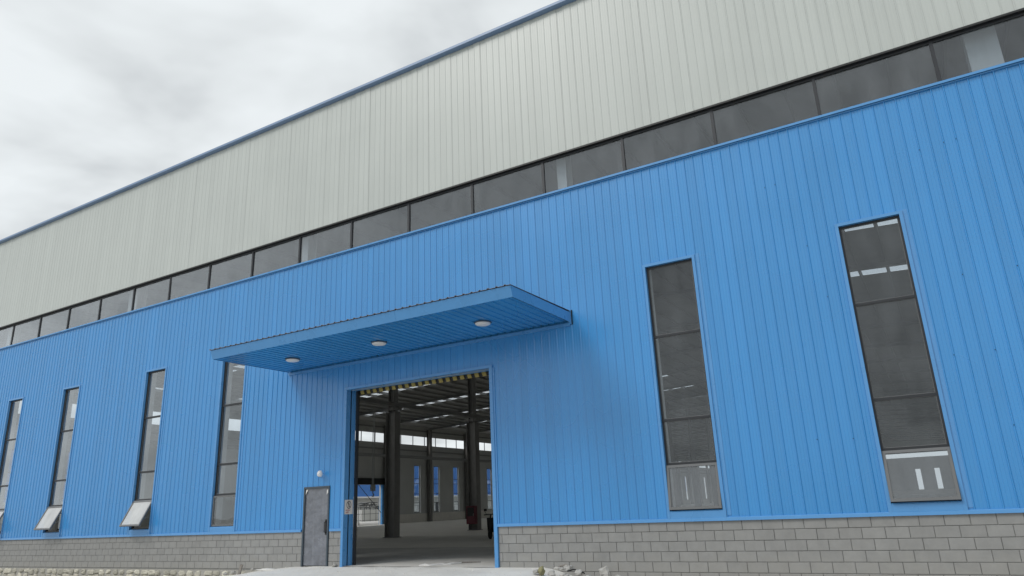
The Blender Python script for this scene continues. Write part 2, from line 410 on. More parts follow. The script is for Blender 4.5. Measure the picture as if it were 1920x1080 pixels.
# ---- ribbon of clerestory windows
for k in range(-24, 14):
    x0 = -0.966 + 2.380 * k; x1 = x0 + 2.380
    if x0 < XL + 1 or x1 > XR - 1: continue
    w = MB()
    w.box(x0-0.035, x0+0.035, 0.055, 0.125, CAP1, GREY0-0.035)           # mullion
    w.box(x0+0.035, x1-0.035, 0.06, 0.12, GREY0-0.075, GREY0-0.036)      # head
    w.box(x0+0.035, x1-0.035, 0.06, 0.12, CAP1+0.026, CAP1+0.055)         # sill bar
    w.quad((x0+0.035, 0.058, GREY0-0.095), (x1-0.035, 0.058, GREY0-0.095), (x1-0.035, 0.058, GREY0-0.0755), (x0+0.035, 0.058, GREY0-0.0755))
    wo = w.build('clerestory_window', 'frame', FAC)
    p = MB(); p.box(x0+0.036, x1-0.036, 0.088, 0.094, CAP1+0.056, GREY0-0.076); warp(p, 0.012)
    p.build('pane', 'cglass', wo)

# ---- tall windows
def ring(mb, x0, x1, z0, z1, w, y0, y1, bottom=True):
    mb.box(x0, x0+w, y0, y1, z0, z1); mb.box(x1-w, x1, y0, y1, z0, z1)
    mb.box(x0+w, x1-w, y0, y1, z1-w, z1)
    if bottom: mb.box(x0+w, x1-w, y0, y1, z0, z0+w)
OPEN = {-0.44: 7, -4.83: 5, -20.47: 0, -24.91: 27, -30.64: 26, -35.10: 27}
for c in WIN:
    x0, x1 = c-HW, c+HW
    t = MB()
    t.box(x0-0.012, x0+0.055, -0.036, 0.15, WZ0-0.03, WZ1); t.box(x1-0.055, x1+0.012, -0.036, 0.15, WZ0-0.03, WZ1)
    t.box(x0+0.055, x1-0.055, -0.036, 0.15, WZ1-0.062, WZ1+0.004)
    t.prism([(-0.030, WZ0-0.01), (0.15, WZ0-0.01), (0.15, WZ0+0.165), (-0.012, WZ0+0.15), (-0.030, WZ0+0.13)], 'x', x0+0.055, x1-0.055)
    t.box(x1+0.012, x1+0.11, -0.010, 0.004, WZ0+0.03, WZ1+0.02)            # flat flashing strip beside the window
    wo = t.build('window', 'bluetr', FAC)
    fx0, fx1, fz0, fz1 = x0+0.056, x1-0.056, WZ0+0.166, WZ1-0.063
    iv = MB(); iv.box(x0+0.02, x0+0.06, 0.151, 0.40, WZ0+0.05, WZ1-0.01); iv.box(x1-0.06, x1-0.02, 0.151, 0.40, WZ0+0.05, WZ1-0.01)
    iv.build('inner_reveal', 'steel', wo)
    fr = MB(); ring(fr, fx0, fx1, fz0, fz1, 0.040, 0.055, 0.135)
    bars = [5.14, 3.165, 2.185]
    for z in bars: fr.box(fx0+0.04, fx1-0.04, 0.058, 0.132, z-0.026, z+0.026)
    fr.build('window_frame', 'frame', wo)
    edges = [fz1-0.04] + [z for z in bars for _ in (0,)] 
    zt = fz1-0.041
    for z in bars:
        p = MB(); p.box(fx0+0.041, fx1-0.041, 0.092, 0.098, z+0.027, zt); warp(p, 0.008); p.build('pane', 'glass', wo)
        bd = MB(); ring(bd, fx0+0.0405, fx1-0.0405, z+0.0265, zt, 0.012, 0.080, 0.091); bd.build('glazing_bead', 'sash', wo)
        zt = z-0.027
    # top-hung sash in the lowest light
    h = zt - fz0 - 0.0; wdt = fx1 - fx0
    ang = R(OPEN[c])
    s = MB(); ring(s, -wdt/2+0.004, wdt/2-0.004, -h+0.004, 0.0, 0.055, -0.035, 0.01)
    so = s.build('sash_frame', 'sash', wo, (c, 0.048, zt-0.002), (-ang, 0, 0))
    p = MB(); p.box(-wdt/2+0.06, wdt/2-0.06, -0.016, -0.010, -h+0.06, -0.056)
    po = p.build('sash_pane', 'pglass' if ang > 0.2 else ('sglass' if c > -10 else 'glass'), wo, (c, 0.048, zt-0.002), (-ang, 0, 0))
    if ang > 0.2:
        st = MB()
        for sx in (fx0+0.05, fx1-0.05):
            st.tube([(sx, 0.07, zt-h*0.55), (sx, 0.048-math.sin(ang)*h*0.75, zt-math.cos(ang)*h*0.75)], 0.008, 6)
        st.build('sash_stay', 'chain', wo)

# ---- concrete block base wall
back = MB()
for x0, x1, z0, z1 in cells(XL, XR, -0.46, BASE+0.01, [(GX0-0.02, GX1+0.02, -2, 2), (DX0, DX1, -2, 2)]):
    back.box(x0, x1, 0.020, 0.143, z0, z1)
bw = back.build('block_wall', 'mortar', FAC)
CH, BL = 0.210, 0.410
allb = []
for xa, xb, anchor in ((XL, DX0-0.005, DX0), (DX1+0.005, GX0-0.09, GX0), (GX1+0.11, XR, GX1)):
    for r in range(7):
        zt = BASE - 0.004 - r*CH; zb = zt - CH + 0.010
        if zt < -0.43: continue
        off = (0.205 if r % 2 else 0.0) + random.uniform(-0.012, 0.012)
        k = math.floor((xa - anchor) / BL) - 1
        while True:
            b0 = anchor + off + k*BL; b1 = b0 + BL - 0.008
            k += 1
            if b0 > xb: break
            b0, b1 = max(b0, xa+0.003), min(b1, xb-0.003)
            if b1 - b0 < 0.03: continue
            if xa < -20 and zb < -0.12 and b1 < -18: continue       # stone footing takes over there
            allb.append((b0, b1, zb, zt))
def seen(b): return -38.5 < b[0] < 1.6 and b[3] > -0.12
near = sorted([b for b in allb if seen(b)], key=lambda b: b[0]**2 + 15.87**2)[:300]
ns = set(near); blocks = {}
fieldm = MB()
def block(mb, w, h, j=0.0):
    e = 0.006
    i = len(mb.v)
    mb.v += [(e,0,e),(w-e,0,e),(w-e,0,h-e),(e,0,h-e),(0,0.007,0),(w,0.007,0),(w,0.007,h),(0,0.007,h),(0,0.03,0),(w,0.03,0),(w,0.03,h),(0,0.03,h)]
    mb.f += [tuple(i+q for q in t) for t in ((0,1,2,3),(0,4,5,1),(1,5,6,2),(2,6,7,3),(3,7,4,0),(4,8,9,5),(5,9,10,6),(6,10,11,7),(7,11,8,4))]
for b in allb:
    w, h = round(b[1]-b[0], 3), round(b[3]-b[2], 3)
    if b in ns:
        if (w, h) not in blocks:
            q = MB(); block(q, w, h); blocks[(w, h)] = q.mesh('concrete_block', 'block')
        inst('concrete_block', blocks[(w, h)], bw, (b[0], 0.004 + random.uniform(-0.003, 0.003), b[2]), (0, random.uniform(-0.003, 0.003), 0))
    else:
        i0 = len(fieldm.v); block(fieldm, w, h); dy_ = 0.004 + random.uniform(-0.003, 0.003)
        fieldm.v[i0:] = [(x+b[0], y+dy_, z+b[2]) for x, y, z in fieldm.v[i0:]]
fieldm.build('block_field', 'block', bw)['kind'] = 'stuff'

# ---- rubble stone footing under the left part
sf = MB(); sf.box(-57.6, -18.0, -0.03, 0.12, -0.7, -0.125); sfo = sf.build('stone_footing', 'stonej', FAC)
x = -37.5
while x < -18.6:
    z = -0.128
    while z > -0.62:
        w, h = random.uniform(0.28, 0.52), random.uniform(0.15, 0.24)
        n = random.randint(6, 8); q = MB()
        pts = []
        for t in range(n):
            an = 2*math.pi*t/n + random.uniform(-0.2, 0.2); sx, sz = math.cos(an), math.sin(an)
            m_ = max(abs(sx), abs(sz)); k_ = random.uniform(0.86, 0.98)/m_ * (0.9 if m_ < 0.8 else 1)
            pts.append((sx*k_*w/2, sz*k_*h/2))
        i = len(q.v)
        q.v += [(u, 0.02, v) for u, v in pts] + [(u*0.93, -0.02-random.uniform(0, .02), v*0.92) for u, v in pts] + [(u*0.6, -0.04-random.uniform(0, .025), v*0.6) for u, v in pts]
        for r_ in (0, n): q.f += [(r_+t, r_+(t+1) % n, r_+n+(t+1) % n, r_+n+t) for t in range(n)]
        q.f.append(tuple(2*n+t for t in range(n)))
        q.build('stone', 'stone', sfo, (x + w/2, -0.03, z - h/2 + random.uniform(-.015, .0)), (0, random.uniform(-.12, .12), 0))
        z -= h*0.98
    x += 0.36 + random.uniform(0, 0.1)

# ---- big doorway
d = MB()
d.box(GX0-0.085, GX0, -0.040, 0.37, -0.02, GZ+0.0)            # left jamb, deep reveal
d.box(GX1, GX1+0.10, -0.042, 0.37, -0.02, GZ+0.0)
d.box(GX0-0.085, GX1+0.10, -0.044, 0.36, GZ+0.001, GZ+0.075)  # head
d.box(GX1+0.10, GX1+0.15, -0.020, 0.01, 1.0, GZ)
dw = d.build('doorway_trim', 'bluetr', FAC)
s = MB()
s.box(GX0+0.01, GX0+0.07, 0.371, 0.46, 0.0, GZ+0.3); s.box(GX1-0.07, GX1-0.01, 0.371, 0.46, 0.0, GZ+0.3)   # guide rails
s.box(GX0-0.1, GX1+0.1, 0.38, 0.95, GZ+0.06, GZ+0.75)            # roll housing
rs = s.build('roller_shutter', 'frame', FAC)
s = MB(); s.box(GX0+0.10, GX1-0.10, 0.395, 0.425, 4.90, GZ+0.055); s.build('bottom_bar', 'black', rs)
hb = MB(); hb.prism([(0.0, 0.0), (0.13, 0.0), (0.09, 0.118), (-0.04, 0.118)], 'y', 0.0, 0.016); hme = hb.mesh('hazard_block', 'yellow')
for k in range(19): inst('hazard_block', hme, rs, (GX0+0.20 + k*0.2475, 0.376, 4.885))

# ---- personnel door
d = MB(); d.box(DX0+0.055, DX1-0.055, 0.012, 0.055, 0.012, DZ-0.055)
do = d.build('door', 'door', FAC)
d = MB(); ring(d, DX0, DX1, -0.005, DZ, 0.052, -0.030, 0.13, bottom=False); d.build('door_frame', 'doorfr', do)
d = MB(); d.box(DX1-0.155, DX1-0.105, -0.006, 0.010, 0.86, 1.28); d.tube([(DX1-0.13, -0.006, 0.92), (DX1-0.13, -0.055, 0.93), (DX1-0.13, -0.06, 1.2), (DX1-0.13, -0.006, 1.22)], 0.012, 8)
d.build('handle', 'black', do)
d = MB()
for zz in (0.35, 1.1, 1.85): d.tube([(DX0+0.056, -0.014, zz-0.06), (DX0+0.056, -0.014, zz+0.06)], 0.013, 8)
d.build('hinge', 'doorfr', do)
# torn protective film curling off the corners
d = MB(); 
d.quad((DX1-0.14, 0.008, 2.10), (DX1-0.06, 0.008, 2.165), (DX1-0.045, -0.035, 2.04), (DX1-0.11, -0.02, 1.98))
d.quad((DX0+0.06, 0.008, 2.16), (DX0+0.16, 0.008, 2.165), (DX0+0.12, -0.02, 2.07), (DX0+0.07, -0.012, 2.0))
d.build('torn_film', 'pipe', do)

# ---- canopy
CX0, CX1, CY = -17.72, -7.53, -2.90
ca = MB(); ca.prism([(CY, 5.86), (CY+0.02, 5.87), (CY-0.06, 6.105), (CY-0.09, 6.105)], 'x', CX0, CX1)     # leaning front fascia
cp = ca.build('canopy', 'bluetr', FAC)
for xx in (-14.3, -10.9):
    s = MB(); s.prism([(CY-0.003, 5.859), (CY, 5.859), (CY-0.09, 6.106), (CY-0.094, 6.106)], 'x', xx-0.05, xx+0.05); s.build('fascia_strap', 'bluetr', cp)
for xa, xb in ((CX0, CX0+0.02), (CX1-0.02, CX1)):
    s = MB(); s.prism([(CY+0.021, 5.861), (-0.03, 5.861), (-0.03, 6.118), (CY-0.055, 6.112)], 'x', xa, xb)
    s.build('side_fascia', 'bluetr', cp)
s = MB(); s.box(CX1+0.036, CX1+0.058, -0.03, 0.0, 5.79, 6.17); s.build('sealant_gap', 'blackbar', cp)
s = MB(); s.box(CX1-0.06, CX1+0.035, -0.05, 0.0, 5.80, 6.16); s.box(CX0, CX1, -0.06, 0.0, 5.76, 5.835)
s.build('wall_flashing', 'bluetr', cp)
sm = MB()
pr = [(0.0, 0.0), (0.0, -0.012), (0.2136, -0.012), (0.2136, 0.0)]
sm.prism([(0.0, 0.004), (0.0, 0.0), (0.010, -0.020), (0.140, -0.020), (0.150, 0.0), (0.2232, 0.0), (0.2232, 0.004)], 'y', CY+0.025, -0.062)
sme = sm.mesh('soffit_panel', 'blue')
n = int((CX1 - CX0 - 0.05) / PITCH)
for k in range(n): inst('soffit_panel', sme, cp, (CX0+0.03+k*PITCH, 0, 5.896))
s = MB(); s.box(CX0+0.021, CX1-0.021, CY+0.022, -0.061, 5.902, 5.92); s.build('soffit_backing', 'blackbar', cp)
# profiled roof sheet with a corrugated edge showing over the fascia
rs_ = MB(); pts = []
k = 0; xx = CX0 - 0.03
while xx < CX1 + 0.02:
    pts += [(xx, 6.122), (xx+0.012, 6.145), (xx+0.045, 6.145), (xx+0.057, 6.122)]; xx += PITCH
pts.append((CX1+0.02, 6.122))
i = 0
for u, z in pts: rs_.v += [(u, CY-0.115, z), (u, -0.0, z+0.03), (u, CY-0.115, z-0.006)]
for q in range(len(pts)-1):
    rs_.f += [(3*q, 3*q+3, 3*q+4, 3*q+1), (3*q+2, 3*q+5, 3*q+3, 3*q)]
rs_.build('roof_sheet', 'sheet', cp)

# ---- screws on the right-hand panels
scr = MB()
for k in range(30, 54):
    x = -9.093 + k*PITCH
    for z in (2.45, 3.85, 5.4, 6.6, 8.2):
        if random.random() < 0.22 and not any(h[0]-.1 < x < h[1]+.1 and h[2] < z < h[3] for h in front_holes):
            xx, zz = x+0.013+random.uniform(-.004, .004), z+random.uniform(-.03, .03)
            scr.prism([(xx+0.010*math.cos(t*math.pi/3), zz+0.010*math.sin(t*math.pi/3)) for t in range(6)], 'y', -0.031, -0.0245)
scr.build('panel_screws', 'black', FAC)['kind'] = 'stuff'

# ---- structure inside: columns, crane beams, rafters, purlins, roof
def hsec(mb, cx, cy, wx, wy, z0, z1, t=0.025, web='x'):
    if web == 'x':      # flanges facing +-x, web along x
        mb.box(cx-wx/2, cx-wx/2+t, cy-wy/2, cy+wy/2, z0, z1); mb.box(cx+wx/2-t, cx+wx/2, cy-wy/2, cy+wy/2, z0, z1)
        mb.box(cx-wx/2+t, cx+wx/2-t, cy-0.012, cy+0.012, z0, z1)
    else:
        mb.box(cx-wx/2, cx+wx/2, cy-wy/2, cy-wy/2+t, z0, z1); mb.box(cx-wx/2, cx+wx/2, cy+wy/2-t, cy+wy/2, z0, z1)
        mb.box(cx-0.012, cx+0.012, cy-wy/2+t, cy+wy/2-t, z0, z1)
FR = [0.1 + 8.5*k for k in range(0, 25)]
COLX = [-27.76, 2.28]
cm = MB(); hsec(cm, 0, 0, 0.72, 0.46, 0.0, 1.0); 
for col in COLX:
    q = MB(); hsec(q, 0, 0, 0.70, 0.50, 0.0, 7.1); hsec(q, 0, 0, 0.40, 0.42, 7.1, roofz(col)-0.5)
    q.box(-0.55, 0.55, -0.16, 0.16, 7.2, 7.358); q.box(-0.42, 0.42, -0.32, 0.32, -0.003, 0.03)
    me = q.mesh('column', 'column')
    for y in FR[1:-1]: inst('column', me, FAC, (col, y, 0))
    for dx_ in (0.40,):
        cb = MB(); cb.box(col+dx_-0.12, col+dx_+0.12, 0.6, YB-0.4, 7.56, 7.585); cb.box(col+dx_-0.12, col+dx_+0.12, 0.6, YB-0.4, 7.36, 7.38)
        cb.box(col+dx_-0.012, col+dx_+0.012, 0.6, YB-0.4, 7.381, 7.559); cb.build('crane_beam', 'rafter', FAC)
# columns standing behind the front wall (light grey)
for k, xx in enumerate([-47.82, -37.79, -27.76, -17.73, -7.70, 2.33, 12.36, 22.4]):
    q = MB(); big = xx in (-27.76, 2.33)
    hsec(q, xx, 0.62, 0.58 if big else 0.28, 0.40, 0.0, roofz(xx)-0.35, t=0.03, web='y')
    q.build('wall_column', 'steel', FAC)
# side wall columns
q = MB(); hsec(q, 0, 0, 0.55, 0.42, 0.0, roofz(XL)-0.35); sme_ = q.mesh('side_column', 'column')
for y in FR[1:-1]:
    inst('side_column', sme_, FAC, (XL+0.42, y, 0)); inst('side_column', sme_, FAC, (XR-0.42, y, 0))
for xx in (XL+0.95, XR-0.95):
    q = MB(); q.box(xx-0.12, xx+0.12, 0.6, YB-0.4, 7.60, 7.95); q.build('crane_beam', 'rafter', FAC)
# rafters along x
q = MB()
pz = lambda x, dz: roofz(x) + dz
ys = 0.0
prof = [(XL+0.3, pz(XL+0.3, -0.15)), (RIDGE_X, pz(RIDGE_X, -0.15)), (XR-0.3, pz(XR-0.3, -0.15)), (XR-0.3, pz(XR-0.3, -0.40)),
        (2.28, pz(2.28, -0.42)), (RIDGE_X, pz(RIDGE_X, -0.34)), (-27.76, pz(-27.76, -0.42)), (XL+0.3, pz(XL+0.3, -0.40))]
q.prism(prof, 'y', -0.012, 0.012)
for (xa, za), (xb, zb) in zip(prof[3:], prof[4:]):
    q.quad((xa, -0.13, za), (xb, -0.13, zb), (xb, 0.13, zb), (xa, 0.13, za))
me = q.mesh('rafter', 'rafter')
for y in FR[1:-1]: inst('rafter', me, FAC, (0, y, 0))
# purlins along y, every 1.43 m
PX = 1.43; pur = MB(); pur.box(-0.035, 0.035, 0.3, YB-0.3, -0.17, -0.005); pme = pur.mesh('purlin', 'rafter')
xs_p = []
x = -55.05
while x < XR - 0.5: xs_p.append(x); x += PX
for x in xs_p: inst('purlin', pme, FAC, (x, 0, roofz(x)-0.02))
# roof deck with skylight openings
SKY_Y = [10.9 + 8.5*k for k in range(22)]
def sky_ok(x): return 9.2 < abs(x + PX/2 - RIDGE_X) < 43.4
sk_holes = [(xs_p[i]+0.09, xs_p[i+1]-0.09, y-0.52, y+0.52) for i in range(len(xs_p)-1) for y in SKY_Y if sky_ok(xs_p[i]) and (xs_p[i] < -10 or xs_p[i] > 6 or y < 32)]  # unseen right-slope skylights kept so more daylight reaches the hall
deck = MB()
edges_x = sorted({XL-0.05, RIDGE_X, XR+0.05})
cols_ = sorted({XL-0.05, XR+0.05, RIDGE_X, *[h[0] for h in sk_holes], *[h[1] for h in sk_holes]})
hx = {(h[0], h[1]) for h in sk_holes}
for u, v in zip(cols_, cols_[1:]):
    hs = [(0, 1, y-0.52, y+0.52) for y in SKY_Y if u < -10 or u > 6 or y < 32] if (u, v) in hx else []
    for _, _, y0, y1 in cells(0, 1, 0.12, YB, hs):
        deck.quad((u, y0, roofz(u)), (v, y0, roofz(v)), (v, y1, roofz(v)), (u, y1, roofz(u)))
dko = deck.build('roof_deck', 'deck', FAC)
farsky = MB(); cnt = 0
for h in sorted(sk_holes, key=lambda h: abs((h[2]+h[3])/2 - 40)):
    u, v, y0, y1 = h
    q = MB() if (y0 < 64 and u < 3 and cnt < 300) else None
    tgt = q or farsky
    tgt.quad((u-0.02, y0-0.02, roofz(u)+0.015), (v+0.02, y0-0.02, roofz(v)+0.015), (v+0.02, y1+0.02, roofz(v)+0.015), (u-0.02, y1+0.02, roofz(u)+0.015))
    if q: q.build('skylight', 'skyl', dko); cnt += 1
farsky.build('skylight_field', 'skyl', dko)['kind'] = 'stuff'

# side and back walls
def bays(vals): return vals
sw_holes = []
for k in range(24):
    cy_ = 0.1 + 8.5*k + 4.25
    if k == 5: sw_holes.append((43.3, 50.65, -1, 4.48))
    else:
        for dd in (-2.2, 2.2): sw_holes.append((cy_+dd-0.60, cy_+dd+0.60, 1.14, 6.86))
sw_holes.append((1.0, YB-1, 9.42, 10.53))
def wall_x(X, name, holes, sgn):
    w = MB()
    for y0, y1, z0, z1 in cells(0.15, YB, -0.3, 12.2, holes): w.box(min(X, X+sgn*0.2), max(X, X+sgn*0.2), y0, y1, z0, z1)
    return w.build(name, 'lining', FAC)
swo = wall_x(XL, 'side_wall', sw_holes, -1)
wall_x(XR, 'right_side_wall', [h for h in sw_holes if h[3] > 5] + [(9.1+17*k, 16.6+17*k, -1, 5.0) for k in range(6)], 1)  # unseen doorway openings added here to let more daylight into the hall
bk = MB(); bh = []
for k in range(9):
    cx_ = XL + 0.02 + 10.01*k + 3.53
    for dd in (-2.2, 2.2):
        if not (2 < cx_+dd < 5 or -13 < cx_+dd < -11): bh.append((cx_+dd-0.6, cx_+dd+0.6, 1.14, 6.4))
bh.append((XL+1, XR-1, 9.42, 10.53))
for x0, x1, z0, z1 in cells(XL, XR, -0.3, 14.2, bh): bk.box(x0, x1, YB, YB+0.2, z0, z1)
bk.build('back_wall', 'lining', FAC)
q = MB()
for y0, y1, _, _ in cells(0.3, YB-0.2, 0, 1, [(42.9, 51.0, -1, 2)]): q.box(XL+0.001, XL+0.16, y0, y1, -0.003, 1.02)
q.box(XL+0.3, XR-0.3, YB-0.16, YB-0.001, -0.003, 1.02)
q.build('low_block_wall', 'dado', FAC)
# window frames on the side wall, bays in sight
for y in [0.1+8.5*k+4.25+dd for k in (1, 2, 3, 4, 6, 7, 8) for dd in (-2.2, 2.2)]:
    q = MB()
    for a_, b_ in ((y-0.60, y-0.55), (y+0.55, y+0.60)): q.box(XL-0.12, XL-0.05, a_, b_, 1.14, 6.86)
    for z in (1.14, 2.28, 3.35, 4.6, 5.2, 6.80): q.box(XL-0.118, XL-0.052, y-0.55, y+0.55, z, z+0.07)
    fo = q.build('side_window', 'frame', swo)
    q = MB(); q.box(XL-0.088, XL-0.082, y-0.55, y+0.55, 1.15, 6.85); q.build('side_pane', 'fglass', swo)
    q = MB(); q.box(XL-0.04, XL+0.06, y+0.601, y+0.70, 1.10, 6.92); q.build('window_lining', 'nwhite', swo)
y = 1.6
while y < 90:
    q = MB(); q.box(XL-0.12, XL-0.05, y-0.04, y+0.04, 9.42, 10.53); q.build('ribbon_mullion', 'frame', swo); y += 2.4
q = MB(); q.box(XL+0.02, XL+0.35, 42.7, 51.1, 4.49, 5.2); q.build('door_hood', 'blackbar', swo)
q = MB(); q.box(XL-0.25, XL+0.25, 50.655, 50.95, 0.0, 4.48); q.box(XL-0.25, XL+0.25, 43.0, 43.3, 0.0, 4.48); q.build('door_jamb', 'bluetr', swo)
q = MB(); q.tube([(XL+0.5, 46.3, 4.45), (XL+0.5, 50.2, 1.3)], 0.035, 6); q.build('brace_rod', 'blackbar', swo)
for z in (3.2, 8.6, 11.15):
    q = MB(); q.box(XL+0.001, XL+0.14, 0.4, YB-0.3, z, z+0.16) if z > 8 else [q.box(XL+0.001, XL+0.10, a_, b_, z, z+0.0) for a_, b_ in ()]
    if q.v: q.build('girt', 'rafter', swo)

# ------------------------------------------------------------------ things on and in front of the factory
for (x, lab) in ((-16.05, 'white round ceiling lamp nearest the left end of the blue canopy'),
                 (-12.70, 'white round ceiling lamp in the middle of the blue canopy'),
                 (-9.30, 'white round ceiling lamp nearest the right end of the blue canopy')):
    o = tag(empty('canopy_lamp', (x, -1.40, 5.866)), lab, 'lamp', 'lamps under the canopy')
    q = MB(); q.lathe([(0.0, 0.004), (0.215, 0.004), (0.22, -0.012), (0.205, -0.03), (0.19, -0.028)], 28); q.build('rim', 'lampdark', o, smooth=True)
    q = MB(); q.lathe([(0.198, -0.020), (0.19, -0.045), (0.165, -0.062), (0.10, -0.075), (0.0001, -0.08)], 28); q.build('diffuser', 'white', o, smooth=True)

# wall lamp over the personnel door
o = tag(empty('wall_lamp', (-16.03, 0, 2.58)), 'small white dome wall lamp above the grey steel door', 'lamp')
q = MB(); q.tube([(-0.22, -0.005, 0.03), (-0.22, -0.04, 0.03)], 0.035, 10); q.tube([(-0.22, -0.04, 0.03), (-0.14, -0.10, 0.025), (-0.04, -0.14, 0.02)], 0.016, 8); q.build('bracket', 'bluetr', o)
q = MB(); q.lathe([(0.0001, 0.15), (0.055, 0.145), (0.09, 0.12), (0.115, 0.06), (0.125, -0.02), (0.12, -0.06), (0.10, -0.062), (0.09, -0.03), (0.0001, 0.0)], 20)
q.v = [(a*0.68, b*0.68, c*0.68) for a, b, c in q.v]; q.build('lamp_head', 'white', o, (0.0, -0.15, 0.0), (R(30), R(35), R(0)), smooth=True)
q = MB(); q.lathe([(0.0001, -0.075), (0.05, -0.07), (0.07, -0.045), (0.07, -0.02)], 16); q.v = [(a*0.68, b*0.68, c*0.68) for a, b, c in q.v]; q.build('bulb_cover', 'pipe', o, (0.0, -0.15, 0.0), (R(30), R(35), 0), smooth=True)

# notice on the left reveal of the doorway
o = tag(empty('warning_sign', (GX0+0.004, 0.165, 1.60)), 'white notice with round pictogram and red lines on left door jamb', 'sign')
q = MB(); q.box(0, 0.004, -0.165, 0.165, -0.20, 0.20)
q.v = [(x + 0.02*max(0, -(z+0.1))*5*max(0, y*4), y, z) for x, y, z in q.v]; q.build('board', 'paper', o)
q = MB()
for t in range(24):
    a0, a1 = 2*math.pi*t/24, 2*math.pi*(t+1)/24
    q.quad(*[(0.0065, 0.005+r_*math.cos(an)*0.9, 0.06+r_*math.sin(an)*1.05) for r_, an in ((0.105, a0), (0.105, a1), (0.085, a1), (0.085, a0))])
q.quad((0.0065, -0.05, 0.125), (0.0065, -0.035, 0.14), (0.0065, 0.065, -0.005), (0.0065, 0.05, -0.02))
q.build('ring', 'ink', o)
q = MB()
q.quad(*[(0.0068, 0.005+0.018*math.cos(t*math.pi/4), 0.115+0.02*math.sin(t*math.pi/4)) for t in range(8)])
q.quad((0.0068, -0.025, 0.09), (0.0068, 0.035, 0.09), (0.0068, 0.025, 0.045), (0.0068, -0.012, 0.045))
q.quad((0.0068, -0.012, 0.045), (0.0068, 0.005, 0.045), (0.0068, -0.005, -0.01), (0.0068, -0.022, -0.01))
q.quad((0.0068, 0.008, 0.045), (0.0068, 0.025, 0.045), (0.0068, 0.04, -0.01), (0.0068, 0.022, -0.01))
q.build('pictogram', 'ink', o)
q = MB(); random.seed(3)
for zz, hh in ((-0.095, 0.045), (-0.155, 0.03)):
    y = -0.115
    while y < 0.105:
        w = random.uniform(0.03, 0.05)
        for _ in range(3):
            z0 = zz + random.uniform(-hh/2, hh/2); q.quad((0.0065, y, z0), (0.0065, y+w, z0), (0.0065, y+w, z0+0.009), (0.0065, y, z0+0.009))
        q.quad((0.0066, y+w*0.4, zz-hh/2), (0.0066, y+w*0.6, zz-hh/2), (0.0066, y+w*0.6, zz+hh/2), (0.0066, y+w*0.4, zz+hh/2))
        y += w + 0.012
q.build('red_lines', 'red', o)

# hydrant cabinet on the second column
o = tag(empty('hydrant_cabinet', (-27.72, 25.19, 0.40)), 'dark red fire hose cabinet fixed to the right-hand column inside', 'cabinet')
q = MB(); q.box(-0.36, 0.36, -0.13, 0.13, 0.0, 1.16); q.build('box', 'cabinet', o)
q = MB(); ring(q, -0.34, 0.34, 0.03, 1.13, 0.05, -0.145, -0.131); q.build('door_rim', 'cabinet', o)
q = MB(); q.box(-0.26, 0.26, -0.135, -0.1305, 0.5, 1.05); q.build('pane', 'black', o)
q = MB(); q.tube([(0.24, -0.146, 0.52), (0.24, -0.18, 0.52), (0.24, -0.18, 0.66), (0.24, -0.146, 0.66)], 0.012, 6); q.build('handle', 'chain', o)

# crane hook hanging from the runway beam
o = tag(empty('hanging_hook', (-27.30, 14.9, 2.25)), 'hook block hanging on two thin cables near the left jamb inside', 'hook')
q = MB(); 
for dy_ in (-0.06, 0.06): q.tube([(0, dy_, 0.55), (0, dy_, 4.85)], 0.022, 6)
q.build('cable', 'chain', o)
q = MB(); q.box(-0.07, 0.07, -0.13, 0.13, 0.28, 0.62); q.lathe([(0.0001, -0.09), (0.13, -0.09), (0.14, 0), (0.13, 0.09), (0.0001, 0.09)], 14, (0, 0, 0.45), 'x'); q.build('pulley_block', 'chain', o)
q = MB(); q.tube([(0, 0, 0.29), (0, 0, 0.18), (0, 0.06, 0.12), (0, 0.075, 0.06), (0, 0.03, 0.0), (0, -0.05, 0.01), (0, -0.075, 0.07)], [0.025, 0.03, 0.03, 0.03, 0.03, 0.025, 0.015], 8); q.build('hook', 'chain', o, smooth=True)

# scooter just inside, mostly behind the right jamb
o = tag(empty('scooter', (-18.98, 14.1, 0.0)), 'black scooter mostly hidden behind the right doorway jamb', 'scooter')
o.rotation_euler = (0, 0, R(105))
def wheel(x):
    w_ = MB(); w_.lathe([(0.15, -0.045), (0.21, -0.05), (0.235, -0.025), (0.235, 0.025), (0.21, 0.05), (0.15, 0.045)], 20, (x, 0, 0.235), 'y'); w_.lathe([(0.0001, -0.03), (0.15, -0.03), (0.15, 0.03), (0.0001, 0.03)], 16, (x, 0, 0.235), 'y')
    w_.build('wheel', 'rubber', o, smooth=True)
wheel(-0.62); wheel(0.62)
q = MB(); q.prism([(-0.42, 0.30), (0.25, 0.28), (0.75, 0.42), (0.92, 0.72), (0.80, 0.78), (0.15, 0.74), (0.05, 0.40), (-0.36, 0.42), (-0.50, 0.95), (-0.58, 0.95), (-0.50, 0.40)], 'y', -0.16, 0.16); q.build('body', 'black', o)
q = MB(); q.prism([(0.10, 0.75), (0.85, 0.79), (0.85, 0.85), (0.45, 0.88), (0.10, 0.83)], 'y', -0.14, 0.14); q.build('seat', 'rubber', o)
q = MB(); q.tube([(-0.62, 0, 0.24), (-0.50, 0, 0.95), (-0.45, 0, 1.06)], 0.035, 8); q.tube([(-0.36, -0.36, 1.08), (-0.45, -0.18, 1.10), (-0.46, 0.18, 1.10), (-0.36, 0.36, 1.08)], 0.022, 8); q.build('handlebar', 'black', o)
q = MB()
for s_ in (-1, 1): q.tube([(-0.46, 0.2*s_, 1.1), (-0.50, 0.30*s_, 1.28)], 0.008, 6); q.box(-0.52, -0.49, 0.24*s_-0.07, 0.24*s_+0.07, 1.25, 1.36)
q.build('mirror', 'black', o)

